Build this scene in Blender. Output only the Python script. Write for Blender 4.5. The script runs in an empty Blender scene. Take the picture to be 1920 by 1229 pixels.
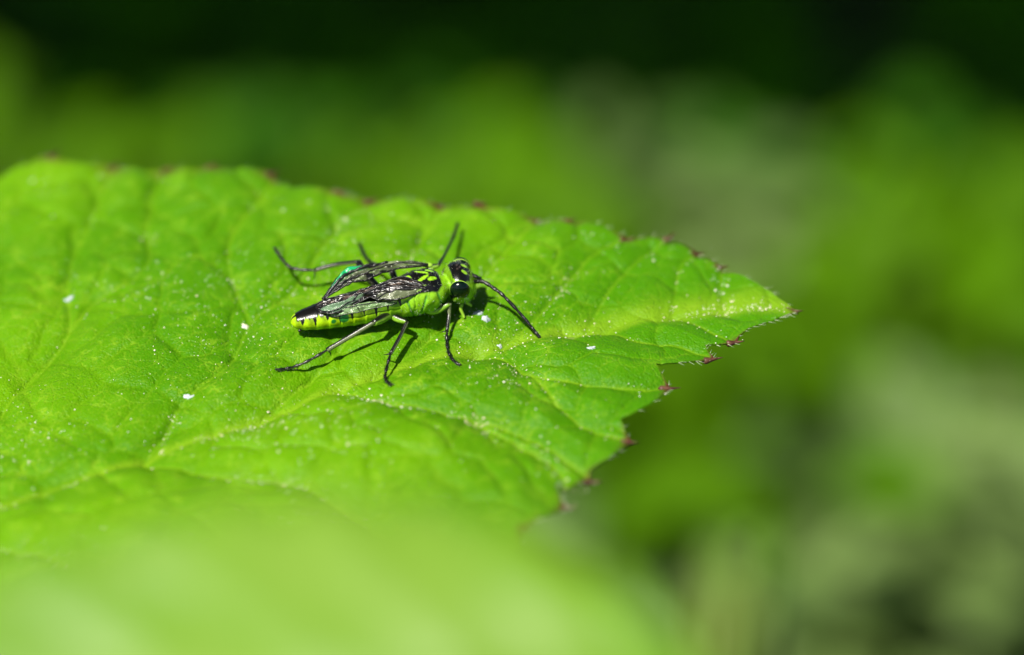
import bpy, math, random
import numpy as np
from mathutils import Vector, Matrix

# ---------------------------------------------------------------- camera, sky, sun
# 1 Blender unit = 1 cm of the real place (a macro photograph).
S = bpy.context.scene
S.unit_settings.system = 'METRIC'
S.unit_settings.scale_length = 0.01
COL = S.collection
PITCH, TILT, DIST, LENS = math.radians(28), math.radians(10), 16.0, 120.0

FWD = Vector((0, math.cos(PITCH), -math.sin(PITCH)))
UPV = Vector((0, math.sin(PITCH), math.cos(PITCH)))
RGT = Vector((1, 0, 0))
CAM = -FWD * DIST
cd = bpy.data.cameras.new('camera')
cam = bpy.data.objects.new('camera', cd); COL.objects.link(cam)
cam.matrix_world = Matrix((( *(RGT),), (*(UPV),), (*(-FWD),))).transposed().to_4x4()
cam.location = CAM
cd.lens = LENS; cd.sensor_width = 36; cd.sensor_fit = 'HORIZONTAL'
cd.clip_start = 0.05; cd.clip_end = 8000
cd.dof.use_dof = True
cd.dof.focus_distance = DIST - 0.19
cd.dof.aperture_fstop = 0.172
S.camera = cam

LEAF_R = Matrix.Rotation(TILT, 3, 'X')          # leaf-local -> world
sun_local = Vector((-0.41, -0.30, 1.0)).normalized()
sun_dir = (LEAF_R @ sun_local).normalized()
w = bpy.data.worlds.new('World'); S.world = w; w.use_nodes = True
nt = w.node_tree; nt.nodes.clear()
sky = nt.nodes.new('ShaderNodeTexSky'); sky.sky_type = 'NISHITA'; sky.sun_disc = False
sky.sun_elevation = math.asin(sun_dir.z)
sky.sun_rotation = math.atan2(sun_dir.x, sun_dir.y)
bg = nt.nodes.new('ShaderNodeBackground'); bg.inputs[1].default_value = 0.05
wo = nt.nodes.new('ShaderNodeOutputWorld')
nt.links.new(sky.outputs[0], bg.inputs[0]); nt.links.new(bg.outputs[0], wo.inputs[0])
sl = bpy.data.lights.new('sun', 'SUN'); sl.energy = 4.8; sl.angle = math.radians(0.53); sl.color = (1.0, 0.95, 0.86)
sun = bpy.data.objects.new('sun', sl); COL.objects.link(sun)
sun.rotation_euler = sun_dir.to_track_quat('Z', 'Y').to_euler()
sun.location = sun_dir * 60
S.view_settings.view_transform = 'Standard'; S.view_settings.look = 'None'
S.view_settings.gamma = 1; S.view_settings.exposure = 0.9

# ---------------------------------------------------------------- helpers
random.seed(7); RNG = np.random.default_rng(7)
PXW = 4.8 / 1920.0
def ray(u, v):
    return FWD * 1.0 + RGT * ((u - 960) * PXW / DIST) + UPV * ((614.5 - v) * PXW / DIST)
RT = LEAF_R.transposed()
CAML = RT @ CAM
def loc(u, v, h=0.0):
    """leaf-local point (cm) at height h (mm) above the leaf plane seen along that direction"""
    d = RT @ ray(u, v); t = (h * 0.1 - CAML.z) / d.z
    return CAML + d * t
def at(u, v, dist):
    return CAM + ray(u, v) * dist

def tag(o, label=None, cat=None, group=None, kind=None):
    if label: o['label'] = label
    if cat: o['category'] = cat
    if group: o['group'] = group
    if kind: o['kind'] = kind
    return o
def empty(name, loc=(0, 0, 0), rot=None):
    o = bpy.data.objects.new(name, None); COL.objects.link(o); o.location = loc; o.empty_display_size = 0.2
    if rot is not None: o.rotation_euler = rot.to_euler()
    return o
def mesh_obj(name, verts, faces, mat, parent=None, smooth=True, attrs=None):
    me = bpy.data.meshes.new(name)
    if isinstance(verts, np.ndarray): verts = verts.tolist()
    me.from_pydata(verts, [], faces); 
    if smooth: me.polygons.foreach_set('use_smooth', [True] * len(me.polygons))
    if attrs:
        for k, a in attrs.items():
            a = np.asarray(a, dtype=np.float32)
            if a.ndim == 2:
                ca = me.color_attributes.new(k, 'FLOAT_COLOR', 'POINT')
                c4 = np.ones((len(a), 4), np.float32); c4[:, :3] = a
                ca.data.foreach_set('color', c4.ravel())
            else:
                fa = me.attributes.new(k, 'FLOAT', 'POINT'); fa.data.foreach_set('value', a)
    me.materials.append(mat); me.update()
    o = bpy.data.objects.new(name, me); COL.objects.link(o)
    if parent: o.parent = parent
    return o

def smoothstep(a, b, x):
    t = np.clip((x - a) / (b - a), 0, 1); return t * t * (3 - 2 * t)
def vnoise(x, y, seed=0):
    """cheap smooth value noise, numpy"""
    xi, yi = np.floor(x).astype(int), np.floor(y).astype(int)
    fx, fy = x - xi, y - yi
    fx, fy = fx * fx * (3 - 2 * fx), fy * fy * (3 - 2 * fy)
    def h(i, j):
        n = (i * 374761393 + j * 668265263 + seed * 974711) & 0x7fffffff
        n = ((n ^ (n >> 13)) * 1274126177) & 0x7fffffff
        return ((n ^ (n >> 16)) & 0xffff) / 65535.0
    return (h(xi, yi) * (1 - fx) + h(xi + 1, yi) * fx) * (1 - fy) + (h(xi, yi + 1) * (1 - fx) + h(xi + 1, yi + 1) * fx) * fy

# tubes ---------------------------------------------------------------------
def catmull(pts, n):
    P = np.asarray(pts, float); k = len(P)
    if k == 2: 
        t = np.linspace(0, 1, n)[:, None]; return P[0] * (1 - t) + P[1] * t
    Q = np.vstack([2 * P[0] - P[1], P, 2 * P[-1] - P[-2]])
    out = []
    for s in np.linspace(0, k - 1 - 1e-9, n):
        i = int(s); f = s - i
        p0, p1, p2, p3 = Q[i], Q[i + 1], Q[i + 2], Q[i + 3]
        out.append(0.5 * (2 * p1 + (p2 - p0) * f + (2 * p0 - 5 * p1 + 4 * p2 - p3) * f * f + (3 * p1 - p0 - 3 * p2 + p3) * f ** 3))
    return np.array(out)
def tube(path, radii, m=12, up=(0, 0, 1)):
    """swept tube with a radius per path point; returns verts, faces, ring angle (0 = up side)"""
    P = np.asarray(path, float); n = len(P); up = np.asarray(up, float)
    V = []; A = []
    for i in range(n):
        t = P[min(i + 1, n - 1)] - P[max(i - 1, 0)]; t = t / (np.linalg.norm(t) + 1e-12)
        a = up - t * np.dot(up, t)
        if np.linalg.norm(a) < 0.12: a = np.array([0, 1, 0]) - t * t[1]
        a = a / np.linalg.norm(a); b = np.cross(t, a)
        for j in range(m):
            th = 2 * math.pi * j / m
            V.append(P[i] + radii[i] * (a * math.cos(th) + b * math.sin(th))); A.append(th)
    F = [(i * m + j, i * m + (j + 1) % m, (i + 1) * m + (j + 1) % m, (i + 1) * m + j) for i in range(n - 1) for j in range(m)]
    F.append(tuple(range(m - 1, -1, -1))); F.append(tuple((n - 1) * m + j for j in range(m)))
    return np.array(V), F, np.array(A)
def merge(parts):
    V, F, o = [], [], 0
    for v, f in parts:
        V.append(np.asarray(v)); F += [tuple(i + o for i in q) for q in f]; o += len(v)
    return np.vstack(V), F
def ellipsoid(c, ax, nu=24, nv=16):
    """ax: three axis vectors (already scaled)"""
    ax = [np.asarray(a, float) for a in ax]; c = np.asarray(c, float)
    V = []; F = []
    for i in range(nv + 1):
        ph = math.pi * i / nv
        for j in range(nu):
            th = 2 * math.pi * j / nu
            V.append(c + ax[0] * math.sin(ph) * math.cos(th) + ax[1] * math.sin(ph) * math.sin(th) + ax[2] * math.cos(ph))
    F = [(i * nu + j, (i + 1) * nu + j, (i + 1) * nu + (j + 1) % nu, i * nu + (j + 1) % nu) for i in range(nv) for j in range(nu)]
    return np.array(V), F

# materials ------------------------------------------------------------------
class NT:
    def __init__(s, name):
        s.m = bpy.data.materials.new(name); s.m.use_nodes = True; s.t = s.m.node_tree
        s.b = s.t.nodes['Principled BSDF']; s.o = s.t.nodes['Material Output']
    def n(s, typ, **kw):
        nd = s.t.nodes.new(typ)
        for k, v in kw.items():
            if k in nd.inputs: nd.inputs[k].default_value = v
            else: setattr(nd, k, v)
        return nd
    def l(s, a, b): s.t.links.new(a, b)
    def mix(s, fac, a, b, mode='MIX'):
        m = s.t.nodes.new('ShaderNodeMix'); m.data_type = 'RGBA'; m.blend_type = mode
        for sock, v in ((m.inputs['Factor'], fac), (m.inputs[6], a), (m.inputs[7], b)):
            if isinstance(v, bpy.types.NodeSocket): s.l(v, sock)
            elif isinstance(v, (int, float)): sock.default_value = v
            else: sock.default_value = (*v, 1)
        return m.outputs[2]
    def ramp(s, f, p0, p1, lo=0.0, hi=1.0):
        r = s.t.nodes.new('ShaderNodeMapRange'); r.interpolation_type = 'SMOOTHSTEP'
        s.l(f, r.inputs[0]); r.inputs[1].default_value = p0; r.inputs[2].default_value = p1
        r.inputs[3].default_value = lo; r.inputs[4].default_value = hi
        return r.outputs[0]
    def attr(s, name): return s.n('ShaderNodeAttribute', attribute_name=name)
    def add(s, fac, a, b):
        m = s.n('ShaderNodeMixShader'); m.inputs[0].default_value = fac; s.l(a, m.inputs[1]); s.l(b, m.inputs[2]); return m.outputs[0]

def simple_mat(name, col, rough=0.6, spec=0.3, noise=0.0, nscale=10.0, col2=None, bump=0.0):
    k = NT(name); k.b.inputs['Base Color'].default_value = (*col, 1)
    k.b.inputs['Roughness'].default_value = rough; k.b.inputs['Specular IOR Level'].default_value = spec
    if col2 or bump:
        tc = k.n('ShaderNodeTexCoord'); nz = k.n('ShaderNodeTexNoise', Scale=nscale, Detail=5.0); k.l(tc.outputs['Object'], nz.inputs['Vector'])
        if col2: k.l(k.mix(k.ramp(nz.outputs[0], 0.35, 0.65), col, col2), k.b.inputs['Base Color'])
        if bump:
            bp = k.n('ShaderNodeBump', Strength=bump, Distance=0.02); k.l(nz.outputs[0], bp.inputs['Height']); k.l(bp.outputs[0], k.b.inputs['Normal'])
    return k.m

def blade_mat(name, dark, light, vein, rough=0.45, spec=0.25, transl=0.25, tcol=(0.25, 0.4, 0.01), cell=14.0, fine=90.0, bstr=0.35, rust=False):
    """leaf blade: two greens, paler veins (mesh attribute), net of small veins, fine relief, some light passing through"""
    k = NT(name)
    tc = k.n('ShaderNodeTexCoord')
    big = k.n('ShaderNodeTexNoise', Scale=0.9, Detail=4.0, Roughness=0.55); k.l(tc.outputs['Object'], big.inputs['Vector'])
    mid = k.n('ShaderNodeTexNoise', Scale=cell * 0.5, Detail=6.0, Roughness=0.65); k.l(tc.outputs['Object'], mid.inputs['Vector'])
    c = k.mix(k.ramp(big.outputs[0], 0.35, 0.68), dark, light)
    c = k.mix(k.ramp(mid.outputs[0], 0.5, 0.75, 0, 0.45), c, tuple(x * 1.25 + 0.01 for x in light))
    # net of fine veins, soft and broken
    wob = k.n('ShaderNodeTexNoise', Scale=cell * 0.7, Detail=4.0); k.l(tc.outputs['Object'], wob.inputs['Vector'])
    vm = k.n('ShaderNodeVectorMath', operation='MULTIPLY_ADD'); k.l(wob.outputs[1], vm.inputs[0]); vm.inputs[1].default_value = (0.16,) * 3; k.l(tc.outputs['Object'], vm.inputs[2])
    vo = k.n('ShaderNodeTexVoronoi', feature='DISTANCE_TO_EDGE', Scale=cell); k.l(vm.outputs[0], vo.inputs['Vector'])
    net = k.ramp(vo.outputs['Distance'], 0.0, 0.11, 1.0, 0.0)
    patch = k.ramp(mid.outputs[0], 0.42, 0.66, 0.0, 0.6)
    nm = k.n('ShaderNodeMath', operation='MULTIPLY'); k.l(net, nm.inputs[0]); k.l(patch, nm.inputs[1])
    c = k.mix(nm.outputs[0], c, vein)
    gr = k.n('ShaderNodeTexNoise', Scale=fine * 0.9, Detail=3.0, Roughness=0.6); k.l(tc.outputs['Object'], gr.inputs['Vector'])
    c = k.mix(k.ramp(gr.outputs[0], 0.35, 0.7, 0.0, 0.5), tuple(x * 0.85 for x in dark), c, 'MIX') if False else k.mix(k.ramp(gr.outputs[0], 0.50, 0.78, 0.0, 0.62), c, vein)
    va = k.attr('vein')
    c = k.mix(k.ramp(va.outputs['Fac'], 0.0, 1.0, 0.0, 0.55), c, vein)
    if rust:
        ta = k.attr('tone'); c = k.mix(k.ramp(ta.outputs['Fac'], 0.0, 1.0, 0.0, 0.7), c, (0.045, 0.185, 0.0012))
        ra = k.attr('rust'); c = k.mix(ra.outputs['Fac'], c, (0.075, 0.024, 0.014))
    k.l(c, k.b.inputs['Base Color'])
    k.b.inputs['Roughness'].default_value = rough; k.b.inputs['Specular IOR Level'].default_value = spec
    fz = k.n('ShaderNodeTexVoronoi', Scale=fine); k.l(tc.outputs['Object'], fz.inputs['Vector'])
    b1 = k.n('ShaderNodeBump', Strength=bstr, Distance=0.006); k.l(fz.outputs['Distance'], b1.inputs['Height']); b1.invert = True
    b2 = k.n('ShaderNodeBump', Strength=bstr * 0.6, Distance=0.010); k.l(net, b2.inputs['Height']); b2.invert = True; k.l(b1.outputs[0], b2.inputs['Normal'])
    b3 = k.n('ShaderNodeBump', Strength=bstr * 0.7, Distance=0.02); k.l(mid.outputs[0], b3.inputs['Height']); k.l(b2.outputs[0], b3.inputs['Normal'])
    k.l(b3.outputs[0], k.b.inputs['Normal'])
    tr = k.n('ShaderNodeBsdfTranslucent'); tr.inputs[0].default_value = (*tcol, 1)
    k.l(k.add(transl, k.b.outputs[0], tr.outputs[0]), k.o.inputs['Surface'])
    return k.m

def colour_mat(name, rough=0.35, spec=0.5, bump=0.3, bscale=40.0, sss=0.0, coat=0.0):
    """uses the mesh's own pigment pattern (attribute 'pigment')"""
    k = NT(name); a = k.attr('pigment_and_glint')
    tc = k.n('ShaderNodeTexCoord'); nz = k.n('ShaderNodeTexNoise', Scale=bscale, Detail=6.0, Roughness=0.65); k.l(tc.outputs['Object'], nz.inputs['Vector'])
    c = k.mix(k.ramp(nz.outputs[0], 0.3, 0.7, 0.62, 1.15), (0, 0, 0), a.outputs['Color'])
    k.l(c, k.b.inputs['Base Color'])
    k.b.inputs['Roughness'].default_value = rough; k.b.inputs['Specular IOR Level'].default_value = spec; k.b.inputs['Coat Weight'].default_value = coat
    k.b.inputs['Coat Roughness'].default_value = 0.15
    if bump:
        bp = k.n('ShaderNodeBump', Strength=bump, Distance=0.006); k.l(nz.outputs[0], bp.inputs['Height']); k.l(bp.outputs[0], k.b.inputs['Normal'])
    return k.m

M = {}
M['blade'] = blade_mat('leaf_blade', (0.052, 0.185, 0.0006), (0.104, 0.268, 0.0010), (0.21, 0.36, 0.014), rough=0.42, spec=0.10, bstr=0.5, transl=0.2, tcol=(0.3, 0.55, 0.001), rust=True)
M['fresh'] = blade_mat('fresh_leaf', (0.045, 0.142, 0.0004), (0.084, 0.185, 0.0005), (0.11, 0.21, 0.003), rough=0.5, spec=0.05, transl=0.3, tcol=(0.22, 0.4, 0.001), cell=4, fine=30)
M['pale'] = blade_mat('pale_leaf', (0.11, 0.19, 0.035), (0.16, 0.24, 0.065), (0.2, 0.27, 0.1), rough=0.5, spec=0.25, transl=0.25, tcol=(0.25, 0.35, 0.05), cell=4, fine=30)
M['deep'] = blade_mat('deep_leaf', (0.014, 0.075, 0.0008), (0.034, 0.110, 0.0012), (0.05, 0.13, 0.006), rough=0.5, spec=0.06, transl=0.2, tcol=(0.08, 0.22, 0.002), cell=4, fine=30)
M['cover'] = blade_mat('ground_cover_leaf', (0.030, 0.155, 0.0008), (0.065, 0.215, 0.0012), (0.07, 0.2, 0.004), rough=0.6, spec=0.03, transl=0.3, tcol=(0.12, 0.4, 0.002), cell=4, fine=30)
M['sage'] = blade_mat('sage_leaf', (0.045, 0.10, 0.016), (0.075, 0.13, 0.028), (0.1, 0.15, 0.04), rough=0.5, spec=0.2, transl=0.2, tcol=(0.12, 0.22, 0.02), cell=4, fine=30)
M['front'] = blade_mat('front_leaf', (0.095, 0.235, 0.0008), (0.160, 0.275, 0.035), (0.16, 0.29, 0.02), rough=0.42, spec=0.22, transl=0.25, tcol=(0.3, 0.5, 0.005), cell=4, fine=30)
M['stem'] = simple_mat('green_stem', (0.09, 0.19, 0.02), 0.5, 0.3, col2=(0.13, 0.16, 0.03), nscale=3)
M['spine'] = simple_mat('purple_brown_spine', (0.045, 0.014, 0.009), 0.45, 0.3, col2=(0.11, 0.05, 0.03), nscale=25)
M['hair'] = simple_mat('clear_hair', (0.42, 0.5, 0.3), 0.3, 0.5)
M['pollen'] = simple_mat('pollen', (0.62, 0.52, 0.36), 0.6, 0.4, col2=(0.66, 0.66, 0.58), nscale=6)
M['flake'] = simple_mat('white_flake', (0.44, 0.48, 0.50), 0.5, 0.4, col2=(0.27, 0.33, 0.33), nscale=30, bump=0.5)
M['soil'] = simple_mat('soil', (0.016, 0.013, 0.009), 0.95, 0.1, col2=(0.035, 0.026, 0.016), nscale=0.8, bump=0.6)
M['bark'] = simple_mat('bark', (0.06, 0.045, 0.032), 0.9, 0.1, col2=(0.1, 0.08, 0.06), nscale=0.6, bump=0.8)
M['body'] = colour_mat('insect_cuticle', 0.22, 0.4, 0.22, 50.0)
M['leg'] = colour_mat('leg_cuticle', 0.3, 0.5, 0.3, 70.0)
M['black'] = simple_mat('black_cuticle', (0.006, 0.005, 0.006), 0.28, 0.5, bump=0.4, nscale=60)

# ---------------------------------------------------------------- setting: ground, ground cover, added shading tree
GZ = -28.0
def build_ground():
    n = 80; xs = np.sign(np.linspace(-1, 1, n)) * np.abs(np.linspace(-1, 1, n)) ** 3 * 3000
    V = [(x, y + 20, GZ + 0.8 * (vnoise(np.array([x * 0.15 + 50]), np.array([y * 0.15 + 50]), 3)[0] - 0.5)) for y in xs for x in xs]
    F = [(j * n + i, j * n + i + 1, (j + 1) * n + i + 1, (j + 1) * n + i) for j in range(n - 1) for i in range(n - 1)]
    tag(mesh_obj('ground', V, F, M['soil']), 'dark woodland soil under the plants', kind='structure')
build_ground()

def leaflet(L, W, fold, curl):
    """small 10-vertex leaf: two rows of faces folded along the midrib"""
    ys = [0, 0.28, 0.6, 1.0]; ws = [0.02, 0.5, 0.42, 0.01]
    V = []; F = []
    for y, ww in zip(ys, ws):
        for s in (-1, 0, 1): V.append((s * ww * W, y * L, abs(s) * ww * W * fold - curl * L * y * y))
    for i in range(3):
        a = i * 3; F += [(a, a + 1, a + 4, a + 3), (a + 1, a + 2, a + 5, a + 4)]
    return np.array(V), F
def rot_rand(tilt):
    e = Matrix.Rotation(random.uniform(0, 2 * math.pi), 3, 'Z') @ Matrix.Rotation(random.gauss(0, tilt), 3, 'X') @ Matrix.Rotation(random.gauss(0, tilt), 3, 'Y')
    return np.array(e)
def build_cover():
    parts = []
    for _ in range(2600):
        v, f = leaflet(random.uniform(1.5, 4), random.uniform(1.2, 2.8), random.uniform(0.05, 0.5), random.uniform(0, 0.4))
        y = 16 + 110 * random.random() ** 1.2
        p = np.array([random.uniform(-1, 1) * (12 + y * 0.32), y, GZ + 0.4 + random.random() ** 2 * 3.5])
        parts.append((v @ rot_rand(0.35).T + p, f))
    V, F = merge(parts)
    o = mesh_obj('ground_cover', V, F, M['cover'], attrs={'vein': np.zeros(len(V))})
    tag(o, 'dark low leaves covering the soil', 'ground cover', kind='stuff')
build_cover()
def build_tree():  # tree out of view, added to keep the sun off the background
    base = (-85.0, 60.0, GZ)
    t = empty('added_shade_tree', base); tag(t, 'unseen leafy tree added to shade the undergrowth behind the leaf', 'tree')
    b = np.array(base)
    parts = []
    trunk = catmull([(0, 0, -1), (2, -3, 35), (6, -10, 75), (14, -14, 115)], 16)
    v, f, _ = tube(trunk, np.linspace(6.5, 2.6, 16), 14); parts.append((v, f))
    tips = []
    for k in range(16):
        s = trunk[6 + (k * 7) % 10]; tgt = np.array([random.uniform(10, 120), random.uniform(-55, 60), random.uniform(72, 125)])
        path = catmull([s, s * 0.5 + tgt * 0.5 + np.array([0, 0, 8]), tgt], 9)
        v, f, _ = tube(path, np.linspace(2.0, 0.3, 9), 7); parts.append((v, f)); tips.append(path)
    V, F = merge(parts); mesh_obj('trunk', V, F, M['bark'], t)
    parts = []
    for _ in range(6500):
        v, f = leaflet(random.uniform(5, 9), random.uniform(3.5, 6), random.uniform(0.05, 0.4), random.uniform(0, 0.4))
        p = np.array([random.uniform(-95, 60), random.uniform(-6, 140), random.uniform(58, 112)])
        p[1] += 6 * math.sin(p[0] * 0.13)
        parts.append((v @ rot_rand(0.5).T + p - b, f))
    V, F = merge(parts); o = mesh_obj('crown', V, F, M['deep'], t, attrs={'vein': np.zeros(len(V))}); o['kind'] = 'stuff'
build_tree()

# ---------------------------------------------------------------- generic serrate leaf for the blurred neighbours
def blade_mesh(L, W, nteeth, cup, droop, seed, nu=60, nv=12):
    rg = random.Random(seed); ph = rg.uniform(0, 6)
    V = []; VE = []
    for i in range(nu + 1):
        u = i / nu
        hw = 0.5 * W * (math.sin(math.pi * min(1, u ** 0.66)) ** 0.95 * (1 - 0.25 * u) * 1.12 + 0.002)
        saw = (u * nteeth) % 1.0
        hw2 = hw * (1 + 0.15 * (saw ** 1.6 - 0.35) * (1 if 0.02 < u < 0.97 else 0))
        for j in range(-nv, nv + 1):
            s = j / nv; x = s * hw2; y = u * L + abs(s) ** 1.5 * 0.10 * L * math.sin(math.pi * u)
            lat = (u * 8 + 0.0 - abs(s) * 1.1) % 1.0; dl = min(lat, 1 - lat)
            q = 0.022 * W * (1 - math.exp(-(dl / 0.12) ** 2)) * (1 - abs(s) ** 3) + 0.03 * W * (1 - math.exp(-(abs(s) / 0.12) ** 2))
            z = cup * abs(x) - droop * L * u * u - 0.10 * x * x / W + q + 0.03 * W * math.sin(8 * u + 3 * s + ph)
            V.append((x, y, z)); VE.append(max(math.exp(-(abs(s) / 0.035) ** 2), 0.7 * math.exp(-(dl / 0.06) ** 2)))
    m = 2 * nv + 1
    F = [(i * m + j, i * m + j + 1, (i + 1) * m + j + 1, (i + 1) * m + j) for i in range(nu) for j in range(m - 1)]
    return np.array(V), F, VE
def neighbour_leaf(name, label, pos, tipdir, normal, L, W, mat, nteeth=11, cup=0.12, droop=0.12, group=None, leaflets=3, seed=0, stalk=1.6):
    """a leaf of one or three leaflets on its own stalk, rooted in the soil"""
    rg = random.Random(seed * 13 + 5)
    nrm = Vector(normal).normalized(); tip = Vector(tipdir); tip = (tip - nrm * tip.dot(nrm)).normalized()
    side = tip.cross(nrm).normalized()
    R = Matrix((side, tip, nrm)).transposed()
    base = Vector(pos) - tip * (0.45 * L)
    t = empty(name, base); t.rotation_euler = R.to_euler()
    tag(t, label, 'leaf', group)
    spots = [(0.0, 1.0)] if leaflets == 1 else [(0.0, 1.0), (rg.uniform(0.7, 1.15), rg.uniform(0.6, 0.85)), (-rg.uniform(0.7, 1.15), rg.uniform(0.6, 0.85))]
    for k, (a, sc) in enumerate(spots):
        V, F, VE = blade_mesh(L * sc, W * sc * (1 if leaflets == 1 else 0.85), nteeth, cup, droop, seed * 7 + k)
        E = Matrix.Rotation(a, 3, 'Z') @ Matrix.Rotation(0 if k == 0 else rg.uniform(-0.35, 0.35), 3, 'Y') @ Matrix.Rotation(0 if k == 0 else rg.uniform(-0.4, 0.2), 3, 'X')
        V = V @ np.array(E).T + np.array((0, 0, -0.012 * k))
        o = mesh_obj('blade', V, F, mat, t, attrs={'vein': VE})
        so = o.modifiers.new('thickness', 'SOLIDIFY'); so.thickness = 0.03; so.offset = -1
    b0 = np.zeros(3); inv = np.array(R.transposed())
    foot_w = base - tip * stalk; foot_w.z = GZ - 0.3
    foot = inv @ np.array(foot_w - base); dn = inv @ np.array((0, 0, -1.0))
    path = catmull([np.array((0, 0.2 * L, -0.03)), b0 + (0, 0, -0.03), np.array((0, -0.4 * stalk, -0.07 * stalk)) + dn * 0.6, foot * 0.5 + np.array((0, -0.35 * stalk, 0)), foot], 24)
    v, f, _ = tube(path, np.linspace(0.05, 0.13, 24), 8)
    mesh_obj('petiole', v, f, M['stem'], t)
    return t

UPW = Vector((0, 0, 1)); TOC = -FWD
def img_dir(a): return RGT * math.cos(math.radians(a)) + UPV * math.sin(math.radians(a))
NB = [
 # label, u, v, dist, half spread in u and v, leaves, material, leaf size
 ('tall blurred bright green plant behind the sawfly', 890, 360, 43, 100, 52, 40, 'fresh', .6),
 ('blurred top of the tall bright plant behind the sawfly, darker leaves standing for shade', 870, 235, 46, 80, 45, 12, 'deep', .55),  # deep green leaves stand in for shade on the plant's upper part
 ('low blurred bright green plant at the foot of the tall one behind the sawfly', 980, 410, 40, 90, 40, 26, 'fresh', .7),
 ('small blurred yellow-green plant beyond the far margin of the big leaf', 210, 310, 42, 110, 26, 34, 'fresh', .5),
 ('dim blurred olive plant beside the dark undergrowth', -20, 190, 46, 30, 50, 9, 'fresh', .5),
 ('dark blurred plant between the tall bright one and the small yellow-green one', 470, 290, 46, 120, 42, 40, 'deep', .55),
 ('blurred plant half hidden behind the far margin of the big leaf', 680, 370, 44, 90, 30, 24, 'fresh', .6),
 ('pale grey-green blurred plant rising above the toothed tip of the big leaf', 1380, 415, 42, 75, 40, 36, 'pale', .65),
 ('dull blurred plant above the pale grey-green one', 1300, 310, 45, 120, 50, 30, 'sage', .6),
 ('broad blurred yellow-green plant beyond the tip of the big leaf', 1800, 475, 43, 130, 65, 60, 'fresh', .8),
 ('blurred mid-green plant just below the toothed tip of the big leaf', 1570, 620, 42, 150, 85, 84, 'fresh', .75),
 ('blurred green plant under the broad yellow-green one', 1870, 680, 42, 90, 80, 50, 'fresh', .75),
 ('blurred green plant under the toothed near margin of the big leaf', 1290, 780, 40, 140, 75, 80, 'fresh', .7),
 ('pale whitish-green blurred plant beside a darker hollow', 1810, 910, 39, 85, 70, 70, 'pale', .7),
 ('grey-green blurred plant leaning on the pale whitish-green one', 1590, 950, 40, 125, 80, 80, 'sage', .7),
 ('dull dark blurred plant deep under the toothed near margin', 1180, 980, 41, 110, 80, 56, 'sage', .7),
 ('dull green blurred plant beside the soft-focus pale leaf', 1400, 1100, 40, 130, 80, 68, 'sage', .7),
 ('pale olive blurred plant below the grey-green one', 1650, 1170, 39, 120, 70, 58, 'pale', .7),
 ('dark olive blurred plant below the pale whitish-green one', 1900, 1150, 40, 80, 80, 50, 'sage', .7),
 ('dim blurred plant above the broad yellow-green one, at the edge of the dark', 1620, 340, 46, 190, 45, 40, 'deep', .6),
 ('large-leaved dull green blurred plant behind the grey-green one', 1520, 880, 45, 220, 110, 34, 'sage', 1.5),
 ('large-leaved dull green blurred plant behind the dark olive one', 1800, 1080, 45, 160, 110, 34, 'sage', 1.5),
 ('large-leaved dull green blurred plant deep in the hollow under the near margin', 1250, 1000, 45, 170, 110, 32, 'sage', 1.5),
]
BLADES = {}
def small_blade(mat, k):
    """shared leaf meshes, unit length"""
    if (mat, k) not in BLADES:
        V, F, VE = blade_mesh(1.0, 0.62 + 0.06 * k, 9, 0.15, 0.15 + 0.1 * k, k, 26, 6)
        me = bpy.data.meshes.new('leaf'); me.from_pydata(V.tolist(), [], F); me.polygons.foreach_set('use_smooth', [True] * len(me.polygons))
        fa = me.attributes.new('vein', 'FLOAT', 'POINT'); fa.data.foreach_set('value', np.asarray(VE, np.float32)); me.materials.append(M[mat]); BLADES[(mat, k)] = me
    return BLADES[(mat, k)]
def backdrop_plant(label, u, v, d, ru, rv, n, mat, size, seed):
    rg = random.Random(seed); c = at(u, v, d); px = PXW * d / DIST
    root = Vector((c.x + rg.uniform(-1, 1), c.y + rg.uniform(0, 2), GZ - 0.2))
    t = empty('backdrop_plant', root); tag(t, label, 'plant', 'blurred plants in the background')
    hub = c - root - UPV * rv * px * 1.6 - Vector((0, 0, 1.5)); parts = []
    p = catmull([(0, 0, 0), tuple(hub * 0.5 + Vector((0.4, 0.2, 0))), tuple(hub)], 14); vv, ff, _ = tube(p, np.linspace(0.16, 0.09, 14), 8); parts.append((vv, ff))
    for k in range(n):
        g = lambda: max(-1.7, min(1.7, rg.gauss(0, 1)))
        pos = c + RGT * g() * ru * px + UPV * g() * rv * px + FWD * rg.gauss(0, 1.6) - root
        L = rg.uniform(1.0, 2.0) * size; az = rg.uniform(0, 2 * math.pi)
        R = Matrix.Rotation(az, 3, 'Z') @ Matrix.Rotation(rg.gauss(0.1, 0.35), 3, 'X') @ Matrix.Rotation(rg.gauss(0, 0.3), 3, 'Y')
        R = Matrix.Rotation(rg.uniform(0.0, 0.5), 3, 'X') @ R             # leaves lean to the light
        o = bpy.data.objects.new('leaf', small_blade(mat, rg.randrange(4))); COL.objects.link(o); o.parent = t
        o.location = pos; o.rotation_euler = R.to_euler(); o.scale = (L, L, L)
        so = o.modifiers.new('thickness', 'SOLIDIFY'); so.thickness = 0.015; so.offset = -1
        a0 = np.array(hub); b0 = np.array(pos); vv, ff, _ = tube(catmull([a0, a0 * 0.4 + b0 * 0.6 + (0, 0, -0.3), b0], 7), np.linspace(0.06, 0.025, 7), 5); parts.append((vv, ff))
    V, F = merge(parts); mesh_obj('stem', V, F, M['stem'], t)
for i, (lb, u, v, d, ru, rv, n, mt, sz) in enumerate(NB): backdrop_plant(lb, u, v, d, ru, rv, n, mt, sz, 100 + i)
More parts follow.
